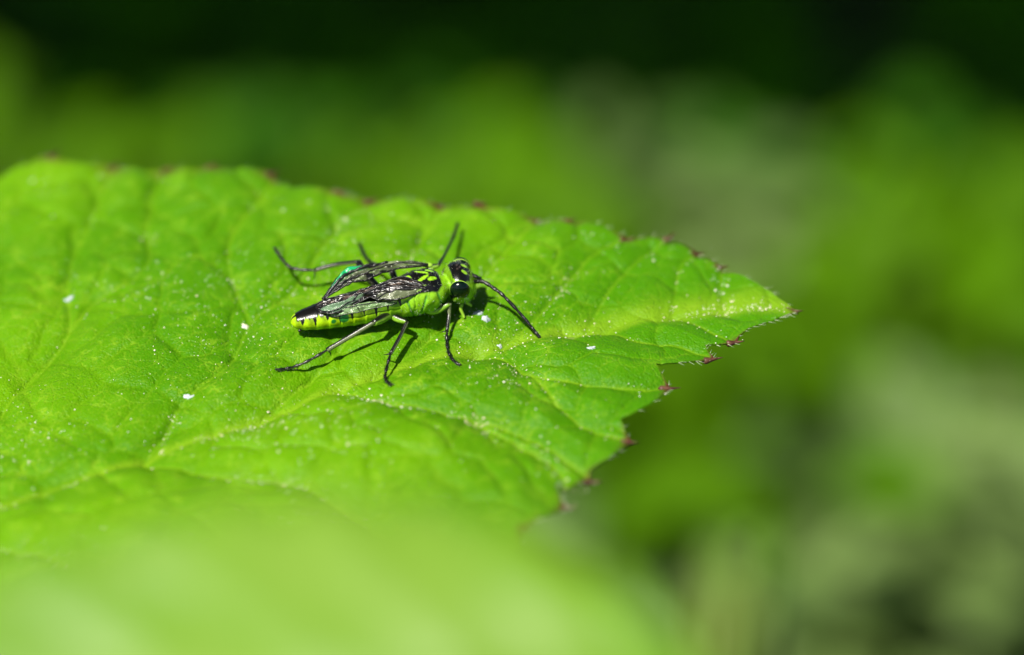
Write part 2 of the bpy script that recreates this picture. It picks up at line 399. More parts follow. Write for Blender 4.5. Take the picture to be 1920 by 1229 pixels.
neighbour_leaf('foreground_leaf', 'large soft-focus pale green leaf in front of the big leaf', at(455, 1405, 10.2), img_dir(182), (UPW + TOC * 0.9 - RGT * 0.05), 3.15, 1.62, M['front'], nteeth=13, leaflets=1, droop=0.06, stalk=0.05)

# ---------------------------------------------------------------- the big serrate leaf
MID = [(-1000, 1250), (-700, 1180), (-400, 1100), (-250, 1060), (-120, 1010), (50, 950), (265, 870), (480, 795), (700, 706), (900, 665), (1050, 636), (1200, 606), (1300, 592), (1400, 584), (1470, 589), (1495, 594)]
MIDT = [0, .1, .2, .26, .31, .38, .46, .54, .63, .71, .77, .83, .88, .93, .98, 1.0]
UP_E = [(-1000, 1250, 0), (-1010, 1000), (-900, 800), (-750, 690, .1), (-500, 530), (-330, 440, .2), (-150, 385), (-60, 365), (0, 343, .26), (30, 330), (60, 322), (105, 313), (110, 322), (160, 324), (215, 312, .31), (226, 322), (270, 328), (320, 324), (326, 332), (360, 332), (400, 327, .38), (408, 332), (460, 330), (515, 333), (517, 350), (560, 362), (600, 366, .46), (640, 368), (646, 374), (698, 374), (706, 382), (760, 384), (824, 388, .54), (832, 396), (905, 400), (912, 408), (960, 412), (1008, 418), (1004, 427), (1014, 431), (1045, 430), (1072, 430, .66), (1066, 436), (1084, 434), (1105, 432), (1137, 443), (1178, 456, .73), (1166, 461), (1188, 457), (1215, 453), (1241, 453), (1258, 449, .78), (1246, 466), (1267, 466), (1284, 471), (1309, 479, .83), (1301, 489), (1319, 491), (1336, 497), (1353, 505, .88), (1349, 513), (1372, 515), (1396, 525), (1431, 547, .94), (1470, 575, .98), (1495, 594, 1)]
LO_E = [(-1000, 1250, 0), (-950, 1380), (-700, 1560), (-500, 1640, .1), (-200, 1680), (-100, 1670, .2), (200, 1580), (300, 1500, .31), (420, 1440), (440, 1400), (600, 1310, .38), (700, 1250), (720, 1215), (820, 1170), (850, 1130), (900, 1110, .46), (910, 1075), (980, 1040), (985, 1010), (1030, 985), (1069, 961, .54), (1054, 950), (1042, 922), (1057, 927), (1086, 919), (1117, 912, .59), (1106, 905), (1106, 893), (1141, 880), (1165, 861), (1186, 840, .64), (1177, 831), (1163, 806), (1182, 801), (1218, 780), (1237, 764), (1258, 738, .72), (1238, 714), (1229, 702), (1265, 697), (1290, 693), (1312, 690), (1340, 681, .80), (1330, 671), (1322, 659), (1345, 658), (1380, 650, .86), (1386, 641), (1402, 630), (1440, 617, .94), (1470, 605, .98), (1495, 594, 1)]
VEINS_U = [
 [(-400, 1100), (-330, 900), (-250, 700), (-150, 500), (0, 343)],
 [(-120, 1010), (0, 790), (60, 715), (85, 690), (130, 630), (128, 560), (135, 500), (165, 430), (190, 370), (215, 315)],
 [(130, 630), (180, 570), (230, 545), (280, 500), (275, 440), (285, 390), (300, 335)],
 [(265, 870), (310, 815), (345, 760), (430, 690), (470, 610), (540, 560), (600, 480), (640, 420), (695, 376)],
 [(470, 610), (440, 540), (430, 470), (470, 400), (515, 340)],
 [(480, 795), (600, 690), (700, 590), (760, 500), (800, 440), (826, 390)],
 [(700, 708), (800, 640), (880, 560), (950, 480), (1010, 420)],
 [(940, 655), (1010, 600), (1070, 530), (1120, 480), (1180, 455)],
 [(1100, 622), (1130, 570), (1180, 510), (1255, 450)],
 [(1262, 597), (1268, 540), (1280, 500), (1308, 480)], [(1360, 586), (1352, 545), (1353, 505)]]
VEINS_L = [
 [(-120, 1010), (0, 1045), (100, 1065), (300, 1150), (500, 1330)],
 [(265, 870), (340, 890), (420, 910), (560, 925), (700, 1000), (900, 1108)],
 [(640, 731), (690, 750), (735, 770), (860, 800), (960, 840), (1050, 900), (1069, 960)],
 [(860, 800), (980, 830), (1117, 910)],
 [(890, 668), (945, 682), (1000, 720), (1110, 740), (1190, 745), (1256, 738)],
 [(1000, 720), (1060, 790), (1120, 825), (1184, 840)],
 [(1070, 632), (1140, 625), (1190, 650), (1250, 655), (1300, 668), (1338, 681)],
 [(1262, 597), (1300, 612), (1350, 640), (1378, 649)]]
def sag(x):
    """the blade sinks gently towards its base (cm)"""
    return -0.058 * np.maximum(0, -0.45 - np.asarray(x, float)) ** 1.6
def on_leaf(u, v):
    h = 0.0
    for _ in range(12): p = loc(u, v, h); h = float(sag(p[0])) * 10
    return p
def plane(pts): return np.array([(on_leaf(u, v)[0], on_leaf(u, v)[1]) for u, v in pts])
def densify(P, k=6): return catmull(P, (len(P) - 1) * k + 1)
def seg_dist(X, P):
    """distance of points X (n,2) to polyline P; also signed side"""
    best = np.full(len(X), 1e9)
    for a, b in zip(P[:-1], P[1:]):
        ab = b - a; t = np.clip(((X - a) @ ab) / (ab @ ab + 1e-12), 0, 1)
        d = np.linalg.norm(X - (a + t[:, None] * ab), axis=1); best = np.minimum(best, d)
    return best
MIDP = densify(plane(MID), 6)
VU = [densify(plane(p), 4) for p in VEINS_U]; VL = [densify(plane(p), 4) for p in VEINS_L]
# random net seeds for the tertiary venation
SEEDS = np.column_stack([RNG.uniform(-6, 2, 900), RNG.uniform(-4.5, 3, 900)])
def mid_y(x): return np.interp(x, MIDP[:, 0], MIDP[:, 1])
def leaf_height(X, full=False):
    """height of the blade (cm) over its plane: valleys on the veins, quilted swells between them"""
    X = np.atleast_2d(np.asarray(X, float))
    dm = seg_dist(X, MIDP); dl = np.full(len(X), 9.0)
    for p in VU + VL: dl = np.minimum(dl, seg_dist(X, p))
    low = (X[:, 1] < mid_y(X[:, 0])).astype(float)
    sgn = smoothstep(-0.01, 0.03, np.where(low > 0, dm, -dm))
    fade = smoothstep(0.8, 2.2, 2.0 - X[:, 0]) * 0.45 + 0.55           # flatter towards the tip
    z = sgn * 0.085 * (1 - np.exp(-(dm / 0.22) ** 1.1)) * np.exp(-(dm / 1.6) ** 2) + (1 - sgn) * 0.03 * (1 - np.exp(-(dm / 0.2) ** 1.5))
    z += (0.036 + 0.010 * low) * (1 - np.exp(-(dl / 0.10) ** 1.5)) - 0.02
    n1 = vnoise(X[:, 0] * 2.2 + 40, X[:, 1] * 2.2 + 40, 1) - 0.5; n2 = vnoise(X[:, 0] * 6 + 70, X[:, 1] * 6 + 70, 2) - 0.5
    z += 0.045 * n1 + 0.018 * n2
    # tertiary net
    f1 = np.full(len(X), 9.0); f2 = np.full(len(X), 9.0)
    Xw = X + 0.05 * np.column_stack([vnoise(X[:, 0] * 9 + 9, X[:, 1] * 9 + 9, 5), vnoise(X[:, 0] * 9 + 30, X[:, 1] * 9 + 30, 6)])
    for s in SEEDS:
        d = (Xw[:, 0] - s[0]) ** 2 + (Xw[:, 1] - s[1]) ** 2
        f2 = np.minimum(f2, np.maximum(f1, d)); f1 = np.minimum(f1, d)
    e = np.sqrt(f2) - np.sqrt(f1)
    z += 0.017 * (1 - np.exp(-(e / 0.045) ** 1.4)) - 0.010 * np.exp(-(dl / 0.018) ** 2)
    e2 = vnoise(X[:, 0] * 14 + 90, X[:, 1] * 14 + 90, 12) - 0.5; z += 0.007 * e2
    z *= fade
    z += -0.020 * dm ** 2 * low * smoothstep(0.6, 2.2, dm)              # the near half droops a little
    z += sag(X[:, 0])
    if full: return z, dm, dl, e, low
    return z

EC = {}
def edge_samples(E, ts):
    key = id(E)
    if key not in EC: EC[key] = plane([(e[0], e[1]) for e in E])
    P = EC[key]; L = np.concatenate([[0], np.cumsum(np.linalg.norm(np.diff(P, axis=0), axis=1))])
    ki = [i for i, e in enumerate(E) if len(e) == 3]
    T = np.interp(L, L[ki], [E[i][2] for i in ki])
    if ts is None: return T
    return np.column_stack([np.interp(ts, T, P[:, 0]), np.interp(ts, T, P[:, 1])])
def build_leaf():
    root = empty('serrated_leaf', LEAF_R @ on_leaf(-1000, 1250)); root.rotation_euler = LEAF_R.to_euler()
    org = np.array(on_leaf(-1000, 1250))
    tag(root, 'large bright green serrated leaf with purple-tipped teeth carrying the sawfly', 'leaf')
    ts = np.unique(np.round(np.concatenate([np.linspace(0, 0.2, 40), np.linspace(0.2, 1, 560), edge_samples(UP_E, None), edge_samples(LO_E, None)]), 6))
    Mx = np.column_stack([np.interp(ts, MIDT, plane(MID)[:, k]) for k in (0, 1)])
    # smooth the midrib sampling with the dense curve
    tm = np.interp(np.arange(len(MIDP)) / 6.0, np.arange(len(MIDT)), MIDT)
    Mx = np.column_stack([np.interp(ts, tm, MIDP[:, k]) for k in (0, 1)])
    EU, EL = edge_samples(UP_E, ts), edge_samples(LO_E, ts)
    nv = 130; vs = np.linspace(0, 1, nv + 1) ** 0.92
    rows = []
    def smooth(E):
        tu = np.linspace(0, 1, 2001); K = 61; out = []
        for c in (0, 1):
            y = np.interp(tu, ts, E[:, c]); yp = np.concatenate([2 * y[0] - y[K // 2:0:-1], y, 2 * y[-1] - y[-2:-K // 2 - 1:-1]])
            out.append(np.interp(ts, tu, np.convolve(yp, np.ones(K) / K, 'valid')[:len(tu)]))
        return np.column_stack(out)
    SU, SL = smooth(EU), smooth(EL)
    for s in vs[::-1]: rows.append(Mx + (SU - Mx) * s + (EU - SU) * s ** 9)
    for s in vs[1:]: rows.append(Mx + (SL - Mx) * s + (EL - SL) * s ** 9)
    G = np.array(rows); nr, nc = G.shape[:2]; X = G.reshape(-1, 2)
    z, dm, dl, e, low = leaf_height(X, True)
    vein = np.maximum(np.exp(-(dm / np.where(low > 0, 0.018, 0.042) * np.clip((1.5 - X[:, 0]) / 3, 0.25, 1)) ** 2) * 0.95, np.exp(-(dl / 0.012) ** 2) * (0.50 + 0.2 * low))  # midrib's far side gets a wider pale band, painting in its lit edge
    vein = np.maximum(vein, 0.40 * np.exp(-(e / 0.010) ** 2))
    ev = np.abs(np.concatenate([vs[::-1], vs[1:]]))[:, None] * np.ones(nc)
    # brown teeth: near a tooth tip and close to the margin
    tips = plane(TIPS); dt = np.full(len(X), 9.0)
    for p in tips: dt = np.minimum(dt, np.linalg.norm(X - p, axis=1))
    rust = np.exp(-(dt / 0.026) ** 2) * 0.9 + 0.8 * np.exp(-(dt / 0.09) ** 2) * smoothstep(0.968, 0.995, ev.ravel())
    V = np.column_stack([X, z]) - org
    F = []
    idx = np.arange(nr * nc).reshape(nr, nc)
    a, b, c, d = idx[:-1, :-1].ravel(), idx[1:, :-1].ravel(), idx[1:, 1:].ravel(), idx[:-1, 1:].ravel()
    F = np.column_stack([a, b, c, d]).tolist()
    o = mesh_obj('blade', V, F, M['blade'], root, attrs={'vein': vein, 'rust': np.clip(rust, 0, 1), 'tone': np.clip(smoothstep(-0.5, 1.2, X[:, 0]) * (0.75 + 0.5 * vnoise(X[:, 0] * 3 + 11, X[:, 1] * 3 + 11, 21)) + 0.35 * smoothstep(0.55, 0.8, vnoise(X[:, 0] * 1.3 + 31, X[:, 1] * 1.3 + 31, 22)), 0, 1) * (1 - vein)})
    so = o.modifiers.new('thickness', 'SOLIDIFY'); so.thickness = 0.008; so.offset = -1
    # spines on the teeth
    for k, (u, v, du, dv, ln) in enumerate(SPINES):
        p0 = np.array(on_leaf(u, v)); q = np.array(on_leaf(u + du, v + dv)); p0[2] = q[2] = 0; dr = (q - p0) / np.linalg.norm(q - p0)
        zz = leaf_height(p0[:2])[0] - 0.004; ln *= 0.1
        b0 = p0 + np.array([0, 0, zz]) - dr * 0.045
        up = np.array([0, 0, 1.0])
        path = catmull([b0, b0 + dr * ln * 0.5, b0 + dr * (ln + 0.03) + up * 0.25 * ln * (0.3 + 0.7 * random.random())], 7)
        vv, ff, _ = tube(path, [0.006, 0.016, 0.016, 0.0115, 0.0075, 0.004, 0.001], 8)
        mesh_obj('tooth', vv - org, ff, M['spine'], o)
    # fringe of tiny hairs along the margin
    parts = []
    for E, t0 in ((UP_E, 0.26), (LO_E, 0.45)):
        tg_ = np.linspace(t0, 0.998, 4000); Pg = edge_samples(E, tg_); Lg = np.concatenate([[0], np.cumsum(np.linalg.norm(np.diff(Pg, axis=0), axis=1))])
        dens = 0.25 + vnoise(Lg * 5, Lg * 0 + 3, 8) ** 2; Lg = np.cumsum(np.concatenate([[0], np.diff(Lg)]) * dens)
        tt = np.sort(np.interp(RNG.uniform(0, Lg[-1], 95), Lg, tg_)); P = edge_samples(E, tt); P2 = edge_samples(E, np.minimum(tt + 0.001, 1)); Q = np.column_stack([np.interp(tt, tm, MIDP[:, k]) for k in (0, 1)])
        H = leaf_height(P)
        for p, p2, q, h in zip(P, P2, Q, H):
            dr = p - q; dr = dr / (np.linalg.norm(dr) + 1e-9); tg = p2 - p; tg = tg / (np.linalg.norm(tg) + 1e-9)
            nrm = np.array([-tg[1], tg[0]]); nrm = nrm if nrm @ dr > 0 else -nrm
            d3 = np.array([*(nrm * 0.8 + tg * 0.5 + RNG.normal(0, .2, 2)), RNG.uniform(-0.1, 0.5)]); d3 /= np.linalg.norm(d3)
            b0 = np.array([*p, h - 0.004]); ln = RNG.uniform(0.015, 0.042)
            vv, ff, _ = tube([b0 - d3 * 0.005, b0 + d3 * ln], [0.0016, 0.0004], 4); parts.append((vv, ff))
    vv, ff = merge(parts); hh = mesh_obj('margin_hairs', vv - org, ff, M['hair'], o); hh['kind'] = 'stuff'
    # petiole and stem down to the soil (both beyond the frame)
    inv = np.array(RT); W0 = LEAF_R @ on_leaf(-1000, 1250)
    foot = inv @ np.array(Vector((W0.x - 2.5, W0.y - 0.5, GZ - 0.3)) - W0)
    mdir = (np.append(MIDP[0] - MIDP[8], 0)); mdir /= np.linalg.norm(mdir)
    path = catmull([-mdir * 0.8 + (0, 0, -0.05), (0, 0, -0.06), mdir * 1.2 + (0, 0, -0.4), foot * 0.5 + mdir * 1.4, foot], 26)
    vv, ff, _ = tube(path, np.linspace(0.05, 0.16, 26), 10); mesh_obj('petiole', vv, ff, M['stem'], root)
    # midrib ridge under the blade
    pm = MIDP[::2][:-5]; rr = np.linspace(0.05, 0.006, len(pm)); pm = [np.append(p, leaf_height(p)[0] - 0.012 - r) - org for p, r in zip(pm, rr)]
    vv, ff, _ = tube(pm, rr, 8); mesh_obj('midrib', vv, ff, M['stem'], root)
    return root
# spines: tip root pixel direction and length in mm
SPINES = [(105, 313, 12, -10, .6), (215, 312, 14, -10, .7), (320, 324, 14, -6, .4), (400, 327, 12, -8, .5), (515, 333, 10, -3, .5), (640, 368, 14, -3, .4), (698, 374, 14, -4, .5), (824, 388, 14, 0, .5), (905, 400, 14, 0, .4), (1008, 418, 12, -2, .4), (1072, 430, 12, -2, .4), (1178, 456, 14, -4, .5), (1255, 450, 14, -9, .65), (1309, 479, 12, -1, .5), (1353, 505, 12, 0, .5), (1488, 591, 14, 2, .6),
 (1378, 650, 14, -1, .6), (1334, 683, 14, -2, .7), (1252, 738, 14, 0, .75), (1180, 840, 14, 1, .6), (1111, 912, 14, 0, .6), (1063, 961, 14, 2, .6), (985, 1012, 12, 0, .5)]
TIPS = [(s[0], s[1]) for s in SPINES]
build_leaf()

# ---------------------------------------------------------------- dust on the leaf
def inside_leaf(x, y): return True
def build_pollen():
    ico = [(0, 0, 1), (.894, 0, .447), (.276, .851, .447), (-.724, .526, .447), (-.724, -.526, .447), (.276, -.851, .447), (.724, .526, -.447), (-.276, .851, -.447), (-.894, 0, -.447), (-.276, -.851, -.447), (.724, -.526, -.447), (0, 0, -1)]
    icf = [(0, 1, 2), (0, 2, 3), (0, 3, 4), (0, 4, 5), (0, 5, 1), (1, 6, 2), (2, 7, 3), (3, 8, 4), (4, 9, 5), (5, 10, 1), (6, 7, 2), (7, 8, 3), (8, 9, 4), (9, 10, 5), (10, 6, 1), (11, 7, 6), (11, 8, 7), (11, 9, 8), (11, 10, 9), (11, 6, 10)]
    ico = np.array(ico)
    pts = []
    EUp, ELp = edge_samples(UP_E, np.linspace(0, 1, 500)), edge_samples(LO_E, np.linspace(0, 1, 500))
    tm = np.interp(np.arange(len(MIDP)) / 6.0, np.arange(len(MIDT)), MIDT)
    def rnd():
        while True:                                                    # even over the area: longer ribs are kept more often
            t = RNG.uniform(0.2, 0.985); E = edge_samples(UP_E if RNG.random() < 0.5 else LO_E, np.array([t]))[0]
            m = np.array([np.interp(t, tm, MIDP[:, k]) for k in (0, 1)])
            if RNG.random() < np.linalg.norm(E - m) / 3.2: return m + (E - m) * RNG.uniform(0, 0.95)
    k = 0
    while k < 2500:
        q = rnd()
        if RNG.random() < (vnoise(np.array([q[0] * 2.6 + 20]), np.array([q[1] * 2.6 + 20]), 44)[0] * 1.25) ** 3: pts.append((q, RNG.lognormal(-6.30, 0.42))); k += 1
    for p in VU + VL + [MIDP]:                                         # more of it collects in the vein valleys
        ln = np.linalg.norm(np.diff(p, axis=0), axis=1).sum()
        for _ in range(int(ln * 170)):
            i = RNG.integers(0, len(p) - 1); q = p[i] + (p[i + 1] - p[i]) * RNG.random()
            if RNG.random() > (vnoise(np.array([q[0] * 5 + 20]), np.array([q[1] * 5 + 20]), 45)[0] * 1.15) ** 4: continue
            pts.append((q + RNG.normal(0, 0.03, 2), RNG.lognormal(-6.15, 0.42)))
    P = np.array([p for p, _ in pts]); H = leaf_height(P)
    parts = []
    for (p, r), h in zip(pts, H):
        r = min(r, 0.0062); sc = np.array([RNG.uniform(.8, 1.4), RNG.uniform(.8, 1.2), RNG.uniform(.6, 1)]) * r
        parts.append((ico * sc + np.array([p[0], p[1], h + r * 0.4]), icf))
    V, F = merge(parts)
    V = V @ np.array(LEAF_R).T
    tag(mesh_obj('pollen_grains', V, F, M['pollen']), 'tiny cream pollen grains dusted over the big leaf', 'pollen', kind='stuff')
build_pollen()
def fleck(label, u, v, r, st, seed, mat='flake'):
    """little ragged flake lying on the blade"""
    rg = np.random.default_rng(seed); c = np.array(on_leaf(u, v)); r *= 0.1
    n = 18; ang = np.linspace(0, 2 * math.pi, n, endpoint=False); rad = r * (1 + 0.35 * rg.normal(0, 1, n).clip(-1, 1))
    rot = rg.uniform(-0.5, 0.5); V = []
    for k, hgt in ((1.0, 0.0), (0.92, 0.35), (0.6, 0.6), (0.25, 0.72)):
        x = np.cos(ang) * rad * k * st; y = np.sin(ang) * rad * k
        X = np.column_stack([x * math.cos(rot) - y * math.sin(rot) + c[0], x * math.sin(rot) + y * math.cos(rot) + c[1]])
        V.append(np.column_stack([X, leaf_height(X) - 0.002 + hgt * r * 0.9 * (1 + 0.2 * rg.normal(0, 1, n))]))
    V = np.vstack(V); F = [(k * n + j, k * n + (j + 1) % n, (k + 1) * n + (j + 1) % n, (k + 1) * n + j) for k in range(3) for j in range(n)] + [tuple(range(3 * n, 4 * n))]
    V = V @ np.array(LEAF_R).T; o = np.array([V[:, 0].mean(), V[:, 1].mean(), V[:, 2].mean()])
    ob = mesh_obj('white_flake', V - o, F, M[mat]); ob.location = o
    tag(ob, label, 'flake', 'white flakes on the leaf'); return ob
fleck("bright white flake on the leaf below the sawfly's head", 911, 618, .19, 1.0, 1)
fleck('small greyish flake beside the white one below the head', 897, 608, .16, 1.5, 2)
fleck('round bluish-white flake on the far half of the leaf, away from the sawfly', 130, 566, .20, 1.0, 3)
fleck('narrow white flake between the antenna tip and the toothed near margin', 1108, 675, .13, 1.5, 4)
fleck('tiny grey-white flake by the midrib under the antenna tip', 938, 650, .10, 1.3, 5)
fleck('thin white flake where a side vein meets the midrib', 354, 752, .12, 1.8, 6)
fleck('small cream flake near the tip of the hind leg resting on the leaf', 460, 615, .14, 1.2, 7, 'pollen')

# ---------------------------------------------------------------- the sawfly
ORG = np.array(loc(800, 560, 0)); ORG[2] = 0.0
LIFT = 0.0
fly = empty('sawfly', LEAF_R @ Vector(ORG)); fly.rotation_euler = LEAF_R.to_euler()
tag(fly, 'black and lime green sawfly with dark crumpled wings standing on the leaf', 'insect')
def fp(u, v, h): return np.array(loc(u, v, h)) - ORG               # cm, insect frame
def foot(u, v, e=0.05):
    h = 0.0
    for _ in range(6):
        p = loc(u, v, h); h = leaf_height((p[0], p[1]))[0] * 10 + e
    return fp(u, v, h)
GREEN = np.array([0.155, 0.42, 0.012]); YEL = np.array([0.33, 0.55, 0.004]); LIME = np.array([0.22, 0.47, 0.012]); BLK = np.array([0.005, 0.005, 0.005]); EMER = np.array([0.02, 0.22, 0.03])

# body: one continuous loft, tail -> abdomen -> thorax -> neck -> head.  x, spine y, height, half width, up, down (mm)
ST = np.array([
 (-10.30, -.86, 0.98, .03, .03, .03), (-10.22, -.84, 1.00, .26, .20, .22), (-9.95, -.78, 1.02, .47, .37, .40), (-9.3, -.62, 1.08, .66, .50, .55),
 (-8.3, -.38, 1.20, .84, .60, .68), (-7.2, -.14, 1.34, .96, .66, .78), (-6.2, .06, 1.48, 1.0, .70, .86), (-5.55, .18, 1.60, .98, .72, .92),
 (-5.05, .28, 1.70, 1.08, .82, 1.0), (-4.5, .38, 1.80, 1.18, .94, 1.04), (-3.9, .50, 1.88, 1.14, .90, 1.0), (-3.45, .62, 1.93, .92, .68, .86),
 (-3.2, .70, 1.97, .66, .46, .62), (-3.06, .75, 1.99, .52, .38, .46), (-2.97, .79, 2.02, .84, .58, .66), (-2.82, .83, 2.04, 1.06, .78, .88),
 (-2.5, .88, 2.04, 1.14, .85, .98), (-2.15, .90, 2.00, 1.02, .74, .98), (-1.9, .90, 1.93, .78, .48, .82), (-1.74, .90, 1.86, .46, .22, .55), (-1.68, .90, 1.80, .03, .02, .04)])
def pchip(xq, x, y):
    h = np.diff(x); dl = np.diff(y) / h; m = np.zeros(len(x))
    for i in range(1, len(x) - 1):
        if dl[i - 1] * dl[i] > 0:
            w1, w2 = 2 * h[i] + h[i - 1], h[i] + 2 * h[i - 1]; m[i] = (w1 + w2) / (w1 / dl[i - 1] + w2 / dl[i])
    m[0], m[-1] = dl[0], dl[-1]
    i = np.clip(np.searchsorted(x, xq) - 1, 0, len(x) - 2); t = (xq - x[i]) / h[i]
    return (1 + 2 * t) * (1 - t) ** 2 * y[i] + t * (1 - t) ** 2 * h[i] * m[i] + t * t * (3 - 2 * t) * y[i + 1] + t * t * (t - 1) * h[i] * m[i + 1]
def spine(x):
    x = np.asarray(x, float); return [pchip(x, ST[:, 0], ST[:, k]) for k in range(1, 6)]
def lateral(x):
    e = 0.05; y0 = spine(np.array([max(x - e, -10.29)]))[0][0]; y1 = spine(np.array([min(x + e, -1.7)]))[0][0]
    t = np.array([2 * e, y1 - y0]); t /= np.linalg.norm(t); return np.array([t[1], -t[0]])   # towards the insect's right
def body_surface(x, ph, off=0.0):
    """point on the body skin in cm, insect frame; ph: angle from the top, positive to the right side"""
    y, h, wd, vu, vd = [a[0] for a in spine(np.array([x]))]; r = lateral(x)
    z = (vu if math.cos(ph) > 0 else vd) * math.cos(ph); b = wd * math.sin(ph); k = 1 + off
    return np.array([x + r[0] * b * k, y + r[1] * b * k, h + z * k]) * 0.1 - ORG
def build_body():
    xs = np.concatenate([np.linspace(-10.30, -10.0, 14), np.linspace(-9.98, -5.3, 170), np.linspace(-5.28, -3.2, 80), np.linspace(-3.19, -2.7, 40), np.linspace(-2.69, -1.9, 50), np.linspace(-1.89, -1.68, 18)])
    m = 120; Y, H, Wd, VUp, VDn = spine(xs)
    V, C = [], []
    for i, x in enumerate(xs):
        r = lateral(x); abd = x < -5.3; head = x > -3.02
        for j in range(m):
            ph = 2 * math.pi * j / m
            if ph > math.pi: ph -= 2 * math.pi
            c, s = math.cos(ph), math.sin(ph); k = 1.0
            col = GREEN.copy(); aph = abs(ph)
            if abd:
                u = (x + 10.3) / 0.56; f = u - math.floor(u)          # overlapping rings
                k *= 1 + 0.028 * (math.exp(-(f / 0.16) ** 2) + math.exp(-((1 - f) / 0.05) ** 2) - 0.5) * (1 if x > -10 else 0.3)
                side = smoothstep(0.3, 1.5, aph)
                yl = YEL * (0.9 + 0.25 * math.sin(u * 6.28 + 1.0)); front = float(smoothstep(-7.6, -6.0, x))
                col = yl * (1 - front) + LIME * front
                col = col * (0.75 + 0.25 * side) if True else col
                wav = 0.10 * math.sin(x * 23) + 0.06 * math.sin(x * 51 + 2)
                edge = 0.80 + wav + 0.75 * math.exp(-((f - 0.84) / 0.12) ** 2) * (0.8 + 0.3 * math.sin(math.floor(u) * 2.3))
                if x < -10.05: edge = 0.15
                bl = float(smoothstep(edge + 0.10, edge - 0.06, aph)); col = col * (1 - bl) + BLK * bl
                if ph > 0:
                    for sx, sp, sr in ((-7.95, 1.30, .20), (-8.45, 1.40, .11)):
                        d = math.hypot((x - sx) * 0.9, (ph - sp) * 0.55) / sr
                        e = float(smoothstep(1.1, 0.8, d)); col = col * (1 - e) + EMER * 0.7 * e
            elif not head:
                b = Wd[i] * s                                          # signed lateral distance
                col = LIME * 0.95
                k *= 1 + 0.02 * math.sin(x * 9 + aph * 5) * smoothstep(1.0, 1.6, aph)
                # side sclerites
                for gx, sl, wdth in ((-4.95, 0.25, .05), (-4.25, -0.3, .05), (-3.62, 0.2, .05)):
                    g = math.exp(-((x - gx - sl * (aph - 1.4)) / wdth) ** 2) * float(smoothstep(0.95, 1.15, aph)); k *= 1 - 0.05 * g; col = col * (1 - 0.75 * g) + EMER * 0.75 * g
                top = c > 0
                ml = 0.92 - 0.9 * max(0, (-x - 4.3)) ** 2 * 0.3 - 0.35 * float(smoothstep(-3.75, -3.35, x))
                blk = float(smoothstep(0.05, -0.03, abs(b) - ml)) * float(smoothstep(-5.45, -5.35, x)) * float(smoothstep(-3.36, -3.44, x)) if top else 0.0
                col = col * (1 - blk) + BLK * blk
                if top:
                    k += 0.05 * math.exp(-((x + 4.95) / .22) ** 2 - (b / .35) ** 2)      # scutellum swell
                    k -= 0.05 * math.exp(-((x + 4.66) / .05) ** 2)                        # groove before it
                    k -= 0.025 * math.exp(-(b / .03) ** 2) * (1 if x > -4.6 else 0)
                    def spot(cx, cb, rx, rb, rot=0.0):
                        dx, db = x - cx, abs(b) - cb; q = math.hypot((dx * math.cos(rot) + db * math.sin(rot)) / rx, (-dx * math.sin(rot) + db * math.cos(rot)) / rb)
                        return float(smoothstep(1.12, 0.88, q))
                    e = max(spot(-4.95, 0, .27, .27), spot(-4.18, .24, .34, .085, -0.55), spot(-3.78, .30, .22, .10, -0.35), spot(-4.35, .72, .25, .06, -0.4))
                    col = col * (1 - e) + np.array([0.25, 0.52, 0.015]) * e
            else:
                b = Wd[i] * s; col = LIME * (0.8 + 0.25 * math.sin(x * 7 + aph * 2)); nk = float(smoothstep(-2.90, -2.97, x)) * float(smoothstep(0.5, 0.9, aph)); col = col * (1 - nk) + BLK * 2 * nk
                k *= 1 - 0.03 * math.exp(-(b / 0.10) ** 2) * (c > 0)
                ml = 0.76 - 0.25 * float(smoothstep(-2.25, -1.95, x)) - 0.2 * float(smoothstep(-2.72, -2.85, x))
                blk = float(smoothstep(0.05, -0.03, abs(b) - ml)) * float(smoothstep(-2.92, -2.86, x)) * float(smoothstep(-1.93, -2.0, x)) if c > 0 else 0.0
                col = col * (1 - blk) + BLK * blk
                if c > 0:
                    for cx, cb, rx, rb in ((-2.22, .24, .15, .10),):
                        q = math.hypot((x - cx) / rx, (abs(b) - cb) / rb); e = float(smoothstep(1.15, .85, q)); col = col * (1 - e) + np.array([0.25, 0.50, 0.015]) * e
            z = (VUp[i] if c > 0 else VDn[i]) * c * k; b = Wd[i] * s * k
            V.append(np.array([x + r[0] * b, Y[i] + r[1] * b, H[i] + z]) * 0.1 - ORG); C.append(col)
    n = len(xs)
    F = [(i * m + j, i * m + (j + 1) % m, (i + 1) * m + (j + 1) % m, (i + 1) * m + j) for i in range(n - 1) for j in range(m)]
    F.append(tuple(range(m - 1, -1, -1))); F.append(tuple((n - 1) * m + j for j in range(m)))
    o = mesh_obj('body', np.array(V), F, M['body'], fly, attrs={'pigment_and_glint': np.clip(np.array(C), 0, 1)})
    return o
body = build_body()

